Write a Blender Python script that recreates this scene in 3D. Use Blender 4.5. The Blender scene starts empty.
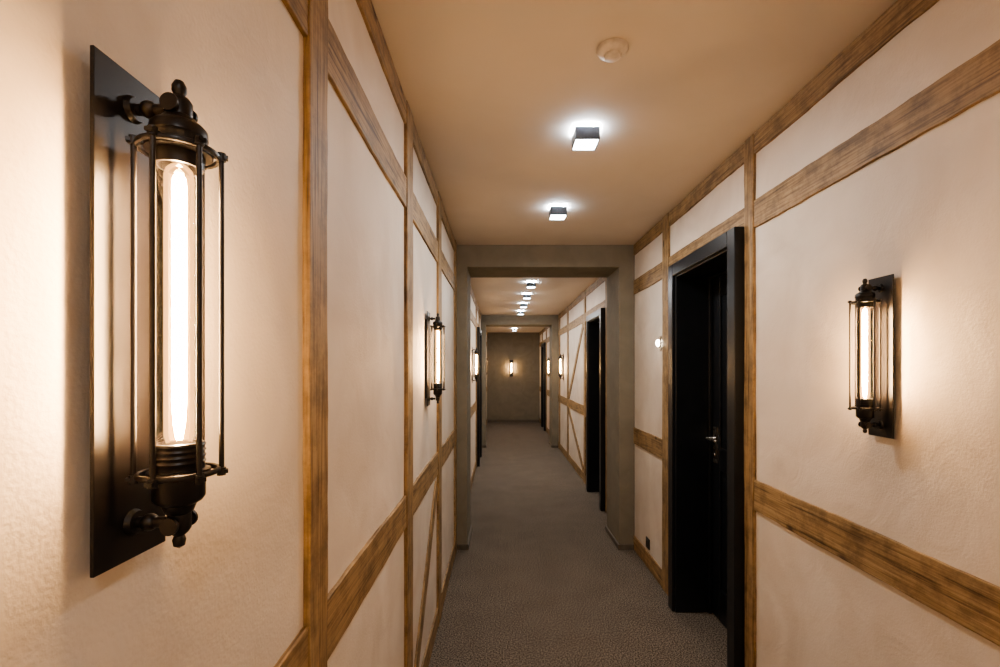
import bpy, bmesh, math, random
from mathutils import Vector, Matrix, noise
random.seed(4)
S = bpy.context.scene
COL = S.collection
XL, XR, H = -0.378, 1.15, 2.6
Y0, YE = -2.2, 13.7
CAMZ = 1.54

# ------------------------------------------------------------ materials
def newmat(name):
    m = bpy.data.materials.new(name); m.use_nodes = True
    nt = m.node_tree
    return m, nt, nt.nodes["Principled BSDF"]
def N(nt, t, **kw):
    n = nt.nodes.new(t)
    for k, v in kw.items():
        if k in n.inputs.keys(): n.inputs[k].default_value = v
        else: setattr(n, k, v)
    return n
def ramp(nt, stops):
    r = nt.nodes.new("ShaderNodeValToRGB")
    e = r.color_ramp.elements
    e[0].position, e[0].color = stops[0][0], (*stops[0][1], 1)
    e[1].position, e[1].color = stops[-1][0], (*stops[-1][1], 1)
    for p, c in stops[1:-1]:
        x = e.new(p); x.color = (*c, 1)
    return r

def plaster(name, c1, c2, rough=0.7, bump=0.25, sc=1.0):
    m, nt, b = newmat(name)
    tc = N(nt, "ShaderNodeTexCoord")
    n1 = N(nt, "ShaderNodeTexNoise"); n1.inputs["Scale"].default_value = 2.3*sc
    n1.inputs["Detail"].default_value = 5; n1.inputs["Distortion"].default_value = 1.2
    n2 = N(nt, "ShaderNodeTexNoise"); n2.inputs["Scale"].default_value = 7*sc
    n2.inputs["Detail"].default_value = 3; n2.inputs["Distortion"].default_value = 1.0
    n3 = N(nt, "ShaderNodeTexNoise"); n3.inputs["Scale"].default_value = 170
    n3.inputs["Detail"].default_value = 2
    for n in (n1, n2, n3): nt.links.new(tc.outputs["Object"], n.inputs["Vector"])
    r = ramp(nt, [(0.3, c1), (0.7, c2)])
    nt.links.new(n1.outputs["Fac"], r.inputs["Fac"])
    nt.links.new(r.outputs["Color"], b.inputs["Base Color"])
    b1 = N(nt, "ShaderNodeBump"); b1.inputs["Strength"].default_value = bump; b1.inputs["Distance"].default_value = 0.010
    b2 = N(nt, "ShaderNodeBump"); b2.inputs["Strength"].default_value = bump; b2.inputs["Distance"].default_value = 0.002
    nt.links.new(n2.outputs["Fac"], b1.inputs["Height"])
    nt.links.new(n3.outputs["Fac"], b2.inputs["Height"])
    nt.links.new(b1.outputs["Normal"], b2.inputs["Normal"])
    nt.links.new(b2.outputs["Normal"], b.inputs["Normal"])
    b.inputs["Roughness"].default_value = rough
    b.inputs["Specular IOR Level"].default_value = 0.3
    return m
M_PL = plaster("plaster_cream", (0.565, 0.49, 0.41), (0.69, 0.62, 0.54), 0.58, 0.42)
M_CE = plaster("ceiling_paint", (0.63, 0.57, 0.505), (0.66, 0.60, 0.535), 0.8, 0.04)
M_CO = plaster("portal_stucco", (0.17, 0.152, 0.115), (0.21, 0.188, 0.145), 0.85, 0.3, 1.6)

def wood():
    m, nt, b = newmat("aged_wood")
    tc = N(nt, "ShaderNodeTexCoord"); oi = N(nt, "ShaderNodeObjectInfo")
    mul = N(nt, "ShaderNodeVectorMath", operation='SCALE'); mul.inputs[0].default_value = (7.3, 3.1, 11.7)
    nt.links.new(oi.outputs["Random"], mul.inputs["Scale"])
    add = N(nt, "ShaderNodeVectorMath", operation='ADD')
    nt.links.new(tc.outputs["Object"], add.inputs[0]); nt.links.new(mul.outputs[0], add.inputs[1])
    mp = N(nt, "ShaderNodeMapping"); mp.inputs["Scale"].default_value = (1, 1, 0.022)
    nt.links.new(add.outputs[0], mp.inputs["Vector"])
    g = N(nt, "ShaderNodeTexNoise"); g.inputs["Scale"].default_value = 170; g.inputs["Detail"].default_value = 5
    g.inputs["Distortion"].default_value = 0.3
    nt.links.new(mp.outputs[0], g.inputs["Vector"])
    mp2 = N(nt, "ShaderNodeMapping"); mp2.inputs["Scale"].default_value = (1, 1, 0.06)
    nt.links.new(add.outputs[0], mp2.inputs["Vector"])
    w = N(nt, "ShaderNodeTexNoise"); w.inputs["Scale"].default_value = 34
    w.inputs["Distortion"].default_value = 1.8; w.inputs["Detail"].default_value = 4
    nt.links.new(mp2.outputs[0], w.inputs["Vector"])
    big = N(nt, "ShaderNodeTexNoise"); big.inputs["Scale"].default_value = 11; big.inputs["Detail"].default_value = 7
    big.inputs["Roughness"].default_value = 0.7
    nt.links.new(add.outputs[0], big.inputs["Vector"])
    kn = N(nt, "ShaderNodeTexVoronoi"); kn.inputs["Scale"].default_value = 7
    mp3 = N(nt, "ShaderNodeMapping"); mp3.inputs["Scale"].default_value = (1, 1, 0.5)
    nt.links.new(add.outputs[0], mp3.inputs["Vector"]); nt.links.new(mp3.outputs[0], kn.inputs["Vector"])
    r = ramp(nt, [(0.35, (0.09, 0.052, 0.022)), (0.45, (0.25, 0.158, 0.070)), (0.63, (0.385, 0.262, 0.132))])
    mx = N(nt, "ShaderNodeMix", data_type='FLOAT'); mx.inputs[0].default_value = 0.45
    nt.links.new(g.outputs["Fac"], mx.inputs[2]); nt.links.new(w.outputs["Fac"], mx.inputs[3])
    nt.links.new(mx.outputs[0], r.inputs["Fac"])
    r2 = ramp(nt, [(0.36, (0.55, 0.53, 0.51)), (0.56, (1.0, 1.0, 1.0))])
    nt.links.new(big.outputs["Fac"], r2.inputs["Fac"])
    m1 = N(nt, "ShaderNodeMix", data_type='RGBA', blend_type='MULTIPLY'); m1.inputs[0].default_value = 1
    nt.links.new(r.outputs["Color"], m1.inputs[6]); nt.links.new(r2.outputs["Color"], m1.inputs[7])
    rk = ramp(nt, [(0.05, (0.22, 0.17, 0.13)), (0.12, (1, 1, 1))])
    nt.links.new(kn.outputs["Distance"], rk.inputs["Fac"])
    m2 = N(nt, "ShaderNodeMix", data_type='RGBA', blend_type='MULTIPLY'); m2.inputs[0].default_value = 1
    nt.links.new(m1.outputs[2], m2.inputs[6]); nt.links.new(rk.outputs["Color"], m2.inputs[7])
    nt.links.new(m2.outputs[2], b.inputs["Base Color"])
    bp = N(nt, "ShaderNodeBump"); bp.inputs["Strength"].default_value = 0.7; bp.inputs["Distance"].default_value = 0.003
    nt.links.new(mx.outputs[0], bp.inputs["Height"]); nt.links.new(bp.outputs["Normal"], b.inputs["Normal"])
    b.inputs["Roughness"].default_value = 0.6
    return m
M_WO = wood()

def carpet():
    m, nt, b = newmat("carpet")
    tc = N(nt, "ShaderNodeTexCoord")
    n = N(nt, "ShaderNodeTexNoise"); n.inputs["Scale"].default_value = 130; n.inputs["Detail"].default_value = 3
    v = N(nt, "ShaderNodeTexNoise"); v.inputs["Scale"].default_value = 4; v.inputs["Detail"].default_value = 4
    for q in (n, v): nt.links.new(tc.outputs["Object"], q.inputs["Vector"])
    r = ramp(nt, [(0.38, (0.05, 0.041, 0.033)), (0.62, (0.24, 0.205, 0.17))])
    nt.links.new(n.outputs["Fac"], r.inputs["Fac"])
    r2 = ramp(nt, [(0.3, (0.85, 0.85, 0.85)), (0.7, (1, 1, 1))]); nt.links.new(v.outputs["Fac"], r2.inputs["Fac"])
    mx = N(nt, "ShaderNodeMix", data_type='RGBA', blend_type='MULTIPLY'); mx.inputs[0].default_value = 1
    nt.links.new(r.outputs["Color"], mx.inputs[6]); nt.links.new(r2.outputs["Color"], mx.inputs[7])
    nt.links.new(mx.outputs[2], b.inputs["Base Color"])
    bp = N(nt, "ShaderNodeBump"); bp.inputs["Strength"].default_value = 0.6; bp.inputs["Distance"].default_value = 0.005
    nt.links.new(n.outputs["Fac"], bp.inputs["Height"]); nt.links.new(bp.outputs["Normal"], b.inputs["Normal"])
    b.inputs["Roughness"].default_value = 1; b.inputs["Specular IOR Level"].default_value = 0.1
    return m
M_CA = carpet()

def simple(name, c, rough, metal=0.0, nscale=30, var=0.06):
    m, nt, b = newmat(name)
    tc = N(nt, "ShaderNodeTexCoord")
    n = N(nt, "ShaderNodeTexNoise"); n.inputs["Scale"].default_value = nscale; n.inputs["Detail"].default_value = 3
    nt.links.new(tc.outputs["Object"], n.inputs["Vector"])
    r = ramp(nt, [(0.3, tuple(x*0.8 for x in c)), (0.7, tuple(x*1.15 for x in c))])
    nt.links.new(n.outputs["Fac"], r.inputs["Fac"]); nt.links.new(r.outputs["Color"], b.inputs["Base Color"])
    mr = N(nt, "ShaderNodeMapRange"); mr.inputs["To Min"].default_value = rough-var; mr.inputs["To Max"].default_value = rough+var
    nt.links.new(n.outputs["Fac"], mr.inputs["Value"]); nt.links.new(mr.outputs[0], b.inputs["Roughness"])
    b.inputs["Metallic"].default_value = metal
    return m
M_BR = simple("blackened_bronze", (0.012, 0.010, 0.010), 0.36, 0.2)
M_DK = simple("door_paint", (0.008, 0.010, 0.013), 0.33, 0.0, 12)
M_ST = simple("brushed_steel", (0.6, 0.58, 0.55), 0.28, 1.0)
M_BX = simple("black_plastic", (0.015, 0.015, 0.015), 0.4)
M_GR = simple("lamp_grey", (0.09, 0.11, 0.14), 0.4, 0.2)
M_WH = simple("white_plastic", (0.66, 0.60, 0.54), 0.45)
M_SK = simple("skirting_dark", (0.10, 0.085, 0.065), 0.6)

def emis(name, c, s):
    m, nt, b = newmat(name)
    b.inputs["Base Color"].default_value = (*c, 1)
    b.inputs["Emission Color"].default_value = (*c, 1)
    b.inputs["Emission Strength"].default_value = s
    return m
M_BULB = emis("bulb_glow", (1.0, 0.67, 0.37), 215)
M_LED = emis("led_glow", (0.9, 0.95, 1.0), 12)
M_HALO = emis("led_halo", (0.82, 0.90, 1.0), 130)
M_SPOT = emis("spot_glow", (1.0, 0.85, 0.65), 25)
def glass(name, tint, em):
    m = bpy.data.materials.new(name); m.use_nodes = True
    nt = m.node_tree; nt.nodes.clear()
    o = nt.nodes.new("ShaderNodeOutputMaterial"); t = nt.nodes.new("ShaderNodeBsdfTransparent")
    g = nt.nodes.new("ShaderNodeBsdfGlossy"); g.inputs["Roughness"].default_value = 0.04
    f = nt.nodes.new("ShaderNodeFresnel"); f.inputs["IOR"].default_value = 1.45
    t.inputs["Color"].default_value = (*tint, 1)
    mx = nt.nodes.new("ShaderNodeMixShader")
    nt.links.new(f.outputs["Fac"], mx.inputs[0]); nt.links.new(t.outputs[0], mx.inputs[1]); nt.links.new(g.outputs[0], mx.inputs[2])
    out = mx.outputs[0]
    if em:
        e = nt.nodes.new("ShaderNodeEmission"); e.inputs[0].default_value = (1, 0.52, 0.2, 1); e.inputs[1].default_value = em
        a = nt.nodes.new("ShaderNodeAddShader"); nt.links.new(out, a.inputs[0]); nt.links.new(e.outputs[0], a.inputs[1]); out = a.outputs[0]
        m.cycles.emission_sampling = 'NONE'
    nt.links.new(out, o.inputs["Surface"])
    return m
M_GL = glass("clear_glass", (0.95, 0.92, 0.88), 0)
M_GA = glass("glowing_bulb_glass", (1.0, 0.93, 0.82), 0.28)

# ------------------------------------------------------------ mesh helpers
def box(bm, a, b):
    a = Vector(a); b = Vector(b)
    r = bmesh.ops.create_cube(bm, size=1)
    c = (a+b)/2; d = b-a
    for v in r['verts']:
        v.co = Vector((v.co.x*d.x+c.x, v.co.y*d.y+c.y, v.co.z*d.z+c.z))
    return r['verts']
def cyl(bm, p, q, r1, r2=None, seg=16, caps=True):
    p = Vector(p); q = Vector(q); r2 = r1 if r2 is None else r2
    d = q-p
    m = Matrix.Translation((p+q)/2) @ d.to_track_quat('Z', 'Y').to_matrix().to_4x4()
    bmesh.ops.create_cone(bm, cap_ends=caps, segments=seg, radius1=r1, radius2=r2, depth=d.length, matrix=m)
def ball(bm, c, r, s=(1, 1, 1)):
    m = Matrix.Translation(c) @ Matrix.Diagonal((*s, 1))
    bmesh.ops.create_uvsphere(bm, u_segments=20, v_segments=12, radius=r, matrix=m)
def lathe(bm, prof, cx=0, cy=0, seg=32):
    rings = []
    for r, z in prof:
        if r < 1e-5: rings.append([bm.verts.new((cx, cy, z))])
        else: rings.append([bm.verts.new((cx+r*math.cos(2*math.pi*i/seg), cy+r*math.sin(2*math.pi*i/seg), z)) for i in range(seg)])
    for A, B in zip(rings, rings[1:]):
        for i in range(seg):
            j = (i+1) % seg
            if len(A) == 1 and len(B) == 1: continue
            if len(A) == 1: bm.faces.new((A[0], B[j], B[i]))
            elif len(B) == 1: bm.faces.new((A[i], A[j], B[0]))
            else: bm.faces.new((A[i], A[j], B[j], B[i]))
def torus(bm, cx, cy, z, R, r, seg=36, ss=8, zs=1.0):
    rs = []
    for i in range(seg):
        a = 2*math.pi*i/seg
        rs.append([bm.verts.new((cx+(R+r*math.cos(t))*math.cos(a), cy+(R+r*math.cos(t))*math.sin(a), z+zs*r*math.sin(t)))
                   for t in [2*math.pi*k/ss for k in range(ss)]])
    for i in range(seg):
        for k in range(ss):
            bm.faces.new((rs[i][k], rs[(i+1) % seg][k], rs[(i+1) % seg][(k+1) % ss], rs[i][(k+1) % ss]))
def tomesh(bm, name, mat, smooth=False):
    bmesh.ops.recalc_face_normals(bm, faces=bm.faces)
    me = bpy.data.meshes.new(name); bm.to_mesh(me); bm.free()
    me.materials.append(mat)
    if smooth:
        for p in me.polygons: p.use_smooth = True
        try: me.set_sharp_from_angle(angle=math.radians(38))
        except Exception: pass
    return me
def obj(name, me, parent=None, bevel=0):
    o = bpy.data.objects.new(name, me); COL.objects.link(o)
    if parent: o.parent = parent
    if bevel:
        b = o.modifiers.new("bev", 'BEVEL'); b.width = bevel; b.segments = 2; b.limit_method = 'ANGLE'
    return o
def empty(name, loc=(0, 0, 0), rz=0):
    e = bpy.data.objects.new(name, None); e.empty_display_size = 0.1
    e.location = loc; e.rotation_euler = (0, 0, rz); COL.objects.link(e)
    return e

# ------------------------------------------------------------ room shell
DW, DH = 0.87, 2.205     # casing outer size
CW = 0.075
doors_R = [2.20, 5.12, 11.75]
doors_L = [7.45]
def wall(name, x0, x1, doors):
    bm = bmesh.new(); y = Y0
    for d in sorted(doors):
        a, b = d+CW*0.5, d+DW-CW*0.5
        box(bm, (x0, y, 0), (x1, a, H)); box(bm, (x0, a, DH-CW*0.5), (x1, b, H)); y = b
    box(bm, (x0, y, 0), (x1, YE, H))
    bmesh.ops.remove_doubles(bm, verts=bm.verts, dist=1e-5)
    return obj(name, tomesh(bm, name, M_PL))
wall("wall_left", XL-0.3, XL, doors_L)
wall("wall_right", XR, XR+0.3, doors_R)
bm = bmesh.new(); box(bm, (XL-0.3, Y0-0.2, -0.1), (XR+0.3, YE+0.2, 0)); obj("floor", tomesh(bm, "floor", M_CA))
bm = bmesh.new(); box(bm, (XL-0.3, Y0-0.2, H), (XR+0.3, YE+0.2, H+0.1)); obj("ceiling", tomesh(bm, "ceiling", M_CE))
bm = bmesh.new(); box(bm, (XL-0.3, YE, 0), (XR+0.3, YE+0.2, H)); obj("wall_end", tomesh(bm, "wall_end", M_CO))
bm = bmesh.new(); box(bm, (XL-0.3, Y0-0.2, 0), (XR+0.3, Y0, H)); obj("wall_back", tomesh(bm, "wall_back", M_PL))
# portals
for y in (4.03, 9.26):
    bm = bmesh.new()
    xi0, xi1, zt, y2 = -0.28, 1.017, 2.41, y+0.47
    P = [(XL, 0), (xi0, 0), (xi0, zt), (xi1, zt), (xi1, 0), (XR, 0), (XR, H), (XL, H)]
    A = [bm.verts.new((p[0], y, p[1])) for p in P]; B = [bm.verts.new((p[0], y2, p[1])) for p in P]
    bm.faces.new(A); bm.faces.new(B[::-1])
    for i in range(8): bm.faces.new((A[i], A[(i+1) % 8], B[(i+1) % 8], B[i]))
    obj("portal_frame", tomesh(bm, "portal_frame", M_CO), bevel=0.006)
    for x0, x1 in ((XL, xi0), (xi1, XR)):
        bm = bmesh.new()
        if x0 == XL: box(bm, (x0, y-0.012, 0), (x1+0.012, y2+0.012, 0.045))
        else: box(bm, (x0-0.012, y-0.012, 0), (x1, y2+0.012, 0.045))
        obj("trim_skirting", tomesh(bm, "trim_skirting", M_SK), bevel=0.003)
bm = bmesh.new(); box(bm, (XL, YE-0.015, 0), (XR, YE, 0.07)); obj("baseboard_end", tomesh(bm, "baseboard_end", M_SK), bevel=0.003)

# ------------------------------------------------------------ timber
def beam(parent, name, p0, p1, w, d, nrm):
    p0 = Vector(p0); p1 = Vector(p1); L = (p1-p0).length
    bm = bmesh.new(); n = max(2, int(L/0.03)); so = random.uniform(0, 100)
    rings = []
    for i in range(n+1):
        z = L*i/n
        j1 = 0.006*noise.noise((z*2.2, so, 0)) + 0.003*noise.noise((z*16, so, 3))
        j2 = 0.006*noise.noise((z*2.2, so, 9)) + 0.003*noise.noise((z*16, so, 6))
        j3 = 0.0015*noise.noise((z*5, so, 15))
        rings.append([bm.verts.new(c) for c in ((-w/2+j1, -0.004, z), (w/2+j2, -0.004, z), (w/2+j2, d+j3, z), (-w/2+j1, d-j3, z))])
    for A, B in zip(rings, rings[1:]):
        for k in range(4): bm.faces.new((A[k], A[(k+1) % 4], B[(k+1) % 4], B[k]))
    bm.faces.new(rings[0][::-1]); bm.faces.new(rings[-1])
    o = obj(name, tomesh(bm, name, M_WO), parent, bevel=0.0025)
    Z = (p1-p0).normalized(); Yv = Vector(nrm); X = Yv.cross(Z)
    o.matrix_local = Matrix(((X.x, Yv.x, Z.x, p0.x), (X.y, Yv.y, Z.y, p0.y), (X.z, Yv.z, Z.z, p0.z), (0, 0, 0, 1)))
    return o
UR = (2.176, 2.295); LR = (0.905, 1.042); TB = (2.505, 2.598); BB = (0.002, 0.12)
def timber(tname, x, nrm, sections, doors, diags, lr):
    e = empty(tname)
    k = [0]
    def nm(s): k[0] += 1; return "%s_%d" % (s, k[0])
    for (ya, yb, posts) in sections:
        for (a, b) in posts:
            beam(e, nm("post"), (x, (a+b)/2, 0.002), (x, (a+b)/2, H-0.002), b-a, 0.014, nrm)
        stops = [ya]+[v for p in posts for v in p]+[yb]
        for i in range(0, len(stops), 2):
            s, t = stops[i], stops[i+1]
            if t-s < 0.03: continue
            for lo, hi, key in ((*TB, 't'), (*UR, 'u'), (*lr, 'l'), (*BB, 'b')):
                segs = [(s, t)]
                if key in 'lb':
                    for d in doors:
                        ns = []
                        for (p, q) in segs:
                            if d+DW <= p or d >= q: ns.append((p, q)); continue
                            if d > p: ns.append((p, d))
                            if d+DW < q: ns.append((d+DW, q))
                        segs = ns
                for p, q in segs:
                    if q-p > 0.02:
                        beam(e, nm("rail"), (x, p-.004, (lo+hi)/2), (x, q+.004, (lo+hi)/2), hi-lo, 0.010, nrm)
    for (a, za, b, zb) in diags:
        beam(e, nm("brace"), (x, a, za), (x, b, zb), 0.10, 0.009, nrm)
timber("trim_1", XL, (1, 0, 0),
       [(Y0, 4.03, [(-0.75, -0.63), (0.905, 1.0), (1.86, 1.98), (2.81, 2.95), (3.86, 3.98)]),
        (4.50, 9.26, [(4.55, 4.67), (5.7, 5.82), (7.32, 7.44), (8.33, 8.45)]),
        (9.73, YE, [(10.9, 11.02), (12.2, 12.32)])],
       doors_L, [(2.06, 0.16, 2.77, 0.86), (4.75, 0.2, 5.6, 0.88)], (0.915, 1.045))
timber("trim_2", XR, (-1, 0, 0),
       [(Y0, 4.03, [(0.05, 0.17), (2.12, 2.198), (3.19, 3.31)]),
        (4.50, 9.26, [(4.98, 5.10), (6.3, 6.42), (7.9, 8.03), (9.0, 9.12)]),
        (9.73, YE, [(10.2, 10.32), (11.6, 11.72), (12.64, 12.76)])],
       doors_R, [(6.5, 2.15, 7.85, 1.08), (6.5, 0.16, 7.85, 0.86)], LR)

# ------------------------------------------------------------ doors
def door(i, x, y, s):
    e = empty("door_%d" % i, (x, y, 0), 0)
    def B(bm, a, b):
        return box(bm, (min(s*a[0], s*b[0]), a[1], a[2]), (max(s*a[0], s*b[0]), b[1], b[2]))
    bm = bmesh.new(); fr = 0.058; rec = -0.185
    B(bm, (0.0005, 0, 0), (fr, CW, DH)); B(bm, (0.0005, DW-CW, 0), (fr, DW, DH)); B(bm, (0.0005, CW, DH-CW), (fr, DW-CW, DH))
    B(bm, (rec-0.05, CW*0.5+.001, 0), (0.04, CW+0.012, DH-CW*.5-.001)); B(bm, (rec-0.05, DW-CW-0.012, 0), (0.04, DW-CW*0.5-.001, DH-CW*.5-.001))
    B(bm, (rec-0.05, CW, DH-CW-0.012), (0.04, DW-CW, DH-CW*.5-.001))
    B(bm, (rec, CW+0.012, 0), (rec+0.02, CW+0.03, DH-CW-0.012)); B(bm, (rec, DW-CW-0.03, 0), (rec+0.02, DW-CW-0.012, DH-CW-0.012))
    B(bm, (rec, CW+.03, DH-CW-0.03), (rec+0.02, DW-CW-.03, DH-CW-0.012))
    obj("casing", tomesh(bm, "casing", M_DK), e, bevel=0.004)
    bm = bmesh.new()
    a, b, zt = CW+0.014, DW-CW-0.014, DH-CW-0.014
    B(bm, (rec-0.045, a, 0.006), (rec-0.014, b, zt))
    st = 0.11
    for y0, y1 in ((a, a+st), (b-st, b)): B(bm, (rec-0.014, y0, 0.006), (rec-0.001, y1, zt))
    zs = [(0.006, 0.2), (0.92, 1.06), (zt-0.13, zt)]
    for z0, z1 in zs: B(bm, (rec-0.014, a+st, z0), (rec-0.001, b-st, z1))
    for z0, z1 in ((0.2, 0.92), (1.06, zt-0.13)):
        B(bm, (rec-0.014, a+st+0.035, z0+0.035), (rec-0.004, b-st-0.035, z1-0.035))
    obj("leaf", tomesh(bm, "leaf", M_DK), e, bevel=0.005)
    bm = bmesh.new(); yh = b-0.055
    B(bm, (rec-0.002, yh-0.02, 0.96), (rec+0.006, yh+0.02, 1.18))
    cyl(bm, (s*(rec+0.004), yh, 1.11), (s*(rec+0.05), yh, 1.11), 0.009)
    cyl(bm, (s*(rec+0.05), yh+0.004, 1.11), (s*(rec+0.05), yh-0.11, 1.11), 0.0085)
    ball(bm, (s*(rec+0.05), yh-0.11, 1.11), 0.0085); ball(bm, (s*(rec+0.05), yh, 1.11), 0.01)
    cyl(bm, (s*(rec+0.004), yh, 1.01), (s*(rec+0.009), yh, 1.01), 0.009)
    obj("handle", tomesh(bm, "handle", M_ST, True), e)
    bm = bmesh.new()
    for z in (0.25, 1.9): cyl(bm, (s*(rec+0.004), a+0.004, z-0.04), (s*(rec+0.004), a+0.004, z+0.04), 0.006)
    obj("hinges", tomesh(bm, "hinges", M_BR, True), e)
    bm = bmesh.new(); B(bm, (-0.299, CW*0.5, 0.0), (-0.25, DW-CW*0.5, DH-CW*0.5)); obj("backing", tomesh(bm, "backing", M_DK), e)
k = 1
for d in doors_R: door(k, XR, d, -1); k += 1
for d in doors_L: door(k, XL, d, 1); k += 1

# ------------------------------------------------------------ sconce (local +x = away from wall)
AX, CR = 0.0605, 0.036
def sconce_parts():
    P = []
    bm = bmesh.new(); box(bm, (0.011, -0.0455, -0.2385), (0.015, 0.0455, 0.2385)); box(bm, (0.0005, -0.03, -0.2), (0.011, 0.03, 0.2))
    P.append(("backplate", tomesh(bm, "backplate", M_BR), 0.0008))
    bm = bmesh.new()
    for sg, z in ((1, 0.205), (-1, -0.203)):
        cyl(bm, (0.015, 0, z), (0.020, 0, z), 0.013, 0.011, 24)
        cyl(bm, (0.019, 0, z), (0.048, 0, z), 0.0055, None, 16)
        ball(bm, (0.031, 0, z), 0.0085)
        cyl(bm, (AX, -0.014, z), (AX, 0.014, z), 0.006, None, 20)
        cyl(bm, (AX, -0.016, z), (AX, -0.013, z), 0.0085, None, 20)
        cyl(bm, (AX, 0.013, z), (AX, 0.016, z), 0.0085, None, 20)
    P.append(("brackets", tomesh(bm, "brackets", M_BR, True), 0))
    bm = bmesh.new()
    lathe(bm, [(0, .234), (.004, .233), (.0065, .228), (.0065, .223), (.0042, .218), (.009, .216), (.0115, .212), (.0115, .198), (.0145, .196), (.016, .192),
               (.021, .190), (.0245, .186), (.025, .178), (.0235, .176), (.0235, .168), (.029, .167), (.029, .161), (.022, .160), (.021, .147), (.018, .147), (.018, .158), (0, .158)], AX)
    lathe(bm, [(0, -.142), (.018, -.142), (.018, -.124)] + [p for i in range(4) for p in ((.0218, -.1245-.0055*i), (.0230, -.1265-.0055*i), (.0218, -.1290-.0055*i))] +
          [(.022, -.150), (.027, -.151), (.027, -.155), (.0225, -.156), (.0225, -.178), (.020, -.182), (.015, -.185), (.0125, -.192), (.0105, -.194), (.0105, -.209),
           (.008, -.213), (.0045, -.216), (.006, -.220), (.005, -.226), (0, -.229)], AX)
    P.append(("caps", tomesh(bm, "caps", M_BR, True), 0))
    bm = bmesh.new()
    for z in (0.163, -0.1535):
        torus(bm, AX, 0, z, CR-0.002, 0.0022, zs=1.4)
    for i in range(6):
        a = math.radians(30+60*i); c, s_ = math.cos(a), math.sin(a)
        x, y = AX+CR*c, CR*s_
        cyl(bm, (x, y, -0.160), (x, y, 0.170), 0.0026, None, 10)
        for z in (0.166, -0.1565):
            vs = box(bm, (0.020, -0.0035, z-0.0018), (CR+0.006, 0.0035, z+0.0018))
            bmesh.ops.rotate(bm, verts=vs, cent=(0, 0, 0), matrix=Matrix.Rotation(a, 3, 'Z'))
            bmesh.ops.translate(bm, verts=vs, vec=(AX, 0, 0))
            cyl(bm, (x, y, z-0.004), (x, y, z+0.004), 0.0042, None, 12)
    P.append(("cage", tomesh(bm, "cage", M_BR, True), 0))
    bm = bmesh.new(); lathe(bm, [(0, .143), (.003, .142), (.0055, .137), (.0062, .13), (.0062, -.085), (.0052, -.105), (.0028, -.121), (0, -.121)], AX, 0, 24)
    P.append(("filament_tube", tomesh(bm, "filament_tube", M_BULB, True), 0))
    bm = bmesh.new(); lathe(bm, [(.0, .152), (.007, .150), (.0115, .145), (.013, .138), (.013, -.116), (.011, -.1245)], AX, 0, 32)
    P.append(("bulb_envelope", tomesh(bm, "bulb_envelope", M_GA, True), 0))
    bm = bmesh.new(); lathe(bm, [(.0190, .152), (.0190, -.1235)], AX, 0, 32)
    P.append(("glass_tube", tomesh(bm, "glass_tube", M_GL, True), 0))
    return P
PARTS = sconce_parts()
def sconce(loc, rz):
    e = empty("wall_sconce", loc, rz)
    for n, me, bv in PARTS: obj(n, me, e, bv)
ZC = CAMZ+0.0515
for y in (-1.3, 0.4675, 2.41, 6.3, 10.6): sconce((XL, y, ZC), 0)  # first one is unseen, added behind the camera to give light
for y in (-1.3, 1.41, 8.5, 10.6): sconce((XR, y, ZC-0.015), math.pi)  # first one likewise added for light, out of view behind the camera
sconce((0.33, YE, ZC-0.03), -math.pi/2)

# ------------------------------------------------------------ ceiling lights
def clamp_parts():
    s = 0.053
    P = []
    bm = bmesh.new(); z0, z1 = -0.068, -0.012; t = 0.004
    box(bm, (-s, -s, z0), (-s+t, s, z1)); box(bm, (s-t, -s, z0), (s, s, z1))
    box(bm, (-s+t, -s, z0), (s-t, -s+t, z1)); box(bm, (-s+t, s-t, z0), (s-t, s, z1))
    box(bm, (-s+t, -s+t, z1-0.004), (s-t, s-t, z1))
    P.append(("housing", tomesh(bm, "housing", M_GR), 0))
    bm = bmesh.new(); box(bm, (-s+t+.0005, -s+t+.0005, z0+0.004), (s-t-.0005, s-t-.0005, z0+0.012))
    P.append(("diffuser", tomesh(bm, "diffuser", M_LED), 0))
    bm = bmesh.new(); box(bm, (-s+.004, -s+.004, -0.0115), (s-.004, s-.004, -0.0005))
    P.append(("halo_spacer", tomesh(bm, "halo_spacer", M_HALO), 0))
    return P
CP = clamp_parts()
LD = bpy.data.lights.new("led_panel", 'AREA'); LD.shape = 'SQUARE'; LD.size = 0.092; LD.energy = 5.6; LD.color = (1.0, 0.96, 0.92)
for y in (-0.9, 2.09, 3.09, 5.75, 6.65, 7.6, 8.6, 10.6, 12.3):  # first lamp is unseen, added behind the camera as ambient fill
    e = empty("ceiling_light", (0.378, y, H))
    for n, me, bv in CP: obj(n, me, e, bv)
    l = bpy.data.objects.new("led_panel", LD); COL.objects.link(l); l.parent = e; l.location = (0, 0, -0.0648)

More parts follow.
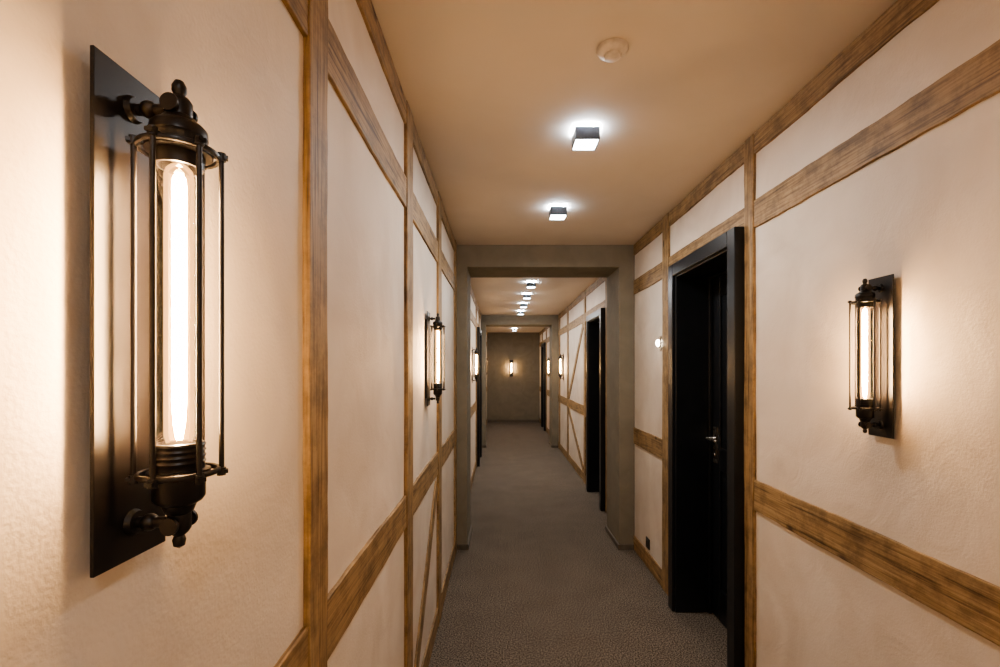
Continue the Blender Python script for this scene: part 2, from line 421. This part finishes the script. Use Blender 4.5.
# smoke detector
bm = bmesh.new()
lathe(bm, [(0, -.034), (.022, -.034), (.026, -.031), (.028, -.024), (.036, -.021), (.046, -.016), (.05, -.008), (.05, -.0005), (0, -.0005)], 0, 0, 40)
for i in range(10):
    a = 2*math.pi*i/10
    box(bm, (0.027*math.cos(a)-.002, 0.027*math.sin(a)-.002, -.03), (0.027*math.cos(a)+.002, 0.027*math.sin(a)+.002, -.018))
o = obj("smoke_detector", tomesh(bm, "smoke_detector", M_WH, True)); o.location = (0.372, 1.56, H)

# socket on right wall
e = empty("wall_socket", (XR, 3.66, 0.19))
bm = bmesh.new(); box(bm, (-0.009, -0.04, -0.04), (-0.0005, 0.04, 0.04)); obj("plate", tomesh(bm, "plate", M_BX), e, 0.003)
bm = bmesh.new(); torus(bm, 0, 0, 0, 0.02, 0.003)
bmesh.ops.rotate(bm, verts=bm.verts, cent=(0, 0, 0), matrix=Matrix.Rotation(math.pi/2, 3, 'Y')); bmesh.ops.translate(bm, verts=bm.verts, vec=(-0.009, 0, 0))
obj("ring", tomesh(bm, "ring", M_BX, True), e)
# small wall spot
e = empty("wall_spotlight", (XR, 3.37, 1.725))
bm = bmesh.new(); cyl(bm, (-0.0005, 0, 0), (-0.010, 0, 0), 0.052, 0.050, 28); cyl(bm, (-0.010, 0, 0), (-0.02, 0, 0), 0.03, 0.026, 24)
obj("body", tomesh(bm, "body", M_ST, True), e)
bm = bmesh.new(); ball(bm, (-0.018, 0, 0), 0.026, (0.7, 1, 1)); obj("lens", tomesh(bm, "lens", M_SPOT, True), e)

# ------------------------------------------------------------ world + camera
w = bpy.data.worlds.new("World"); S.world = w; w.use_nodes = True
w.node_tree.nodes["Background"].inputs[0].default_value = (0.02, 0.02, 0.02, 1)
S.view_settings.exposure = 0.92
try: S.view_settings.look = 'AgX - Medium High Contrast'
except Exception: pass
cd = bpy.data.cameras.new("Camera"); cam = bpy.data.objects.new("Camera", cd); COL.objects.link(cam)
cam.location = (0, 0, CAMZ); cam.rotation_euler = (math.radians(90), 0, 0)
cd.sensor_width = 36; cd.lens = 17.0; cd.shift_y = 0.0355; cd.clip_start = 0.02
S.camera = cam
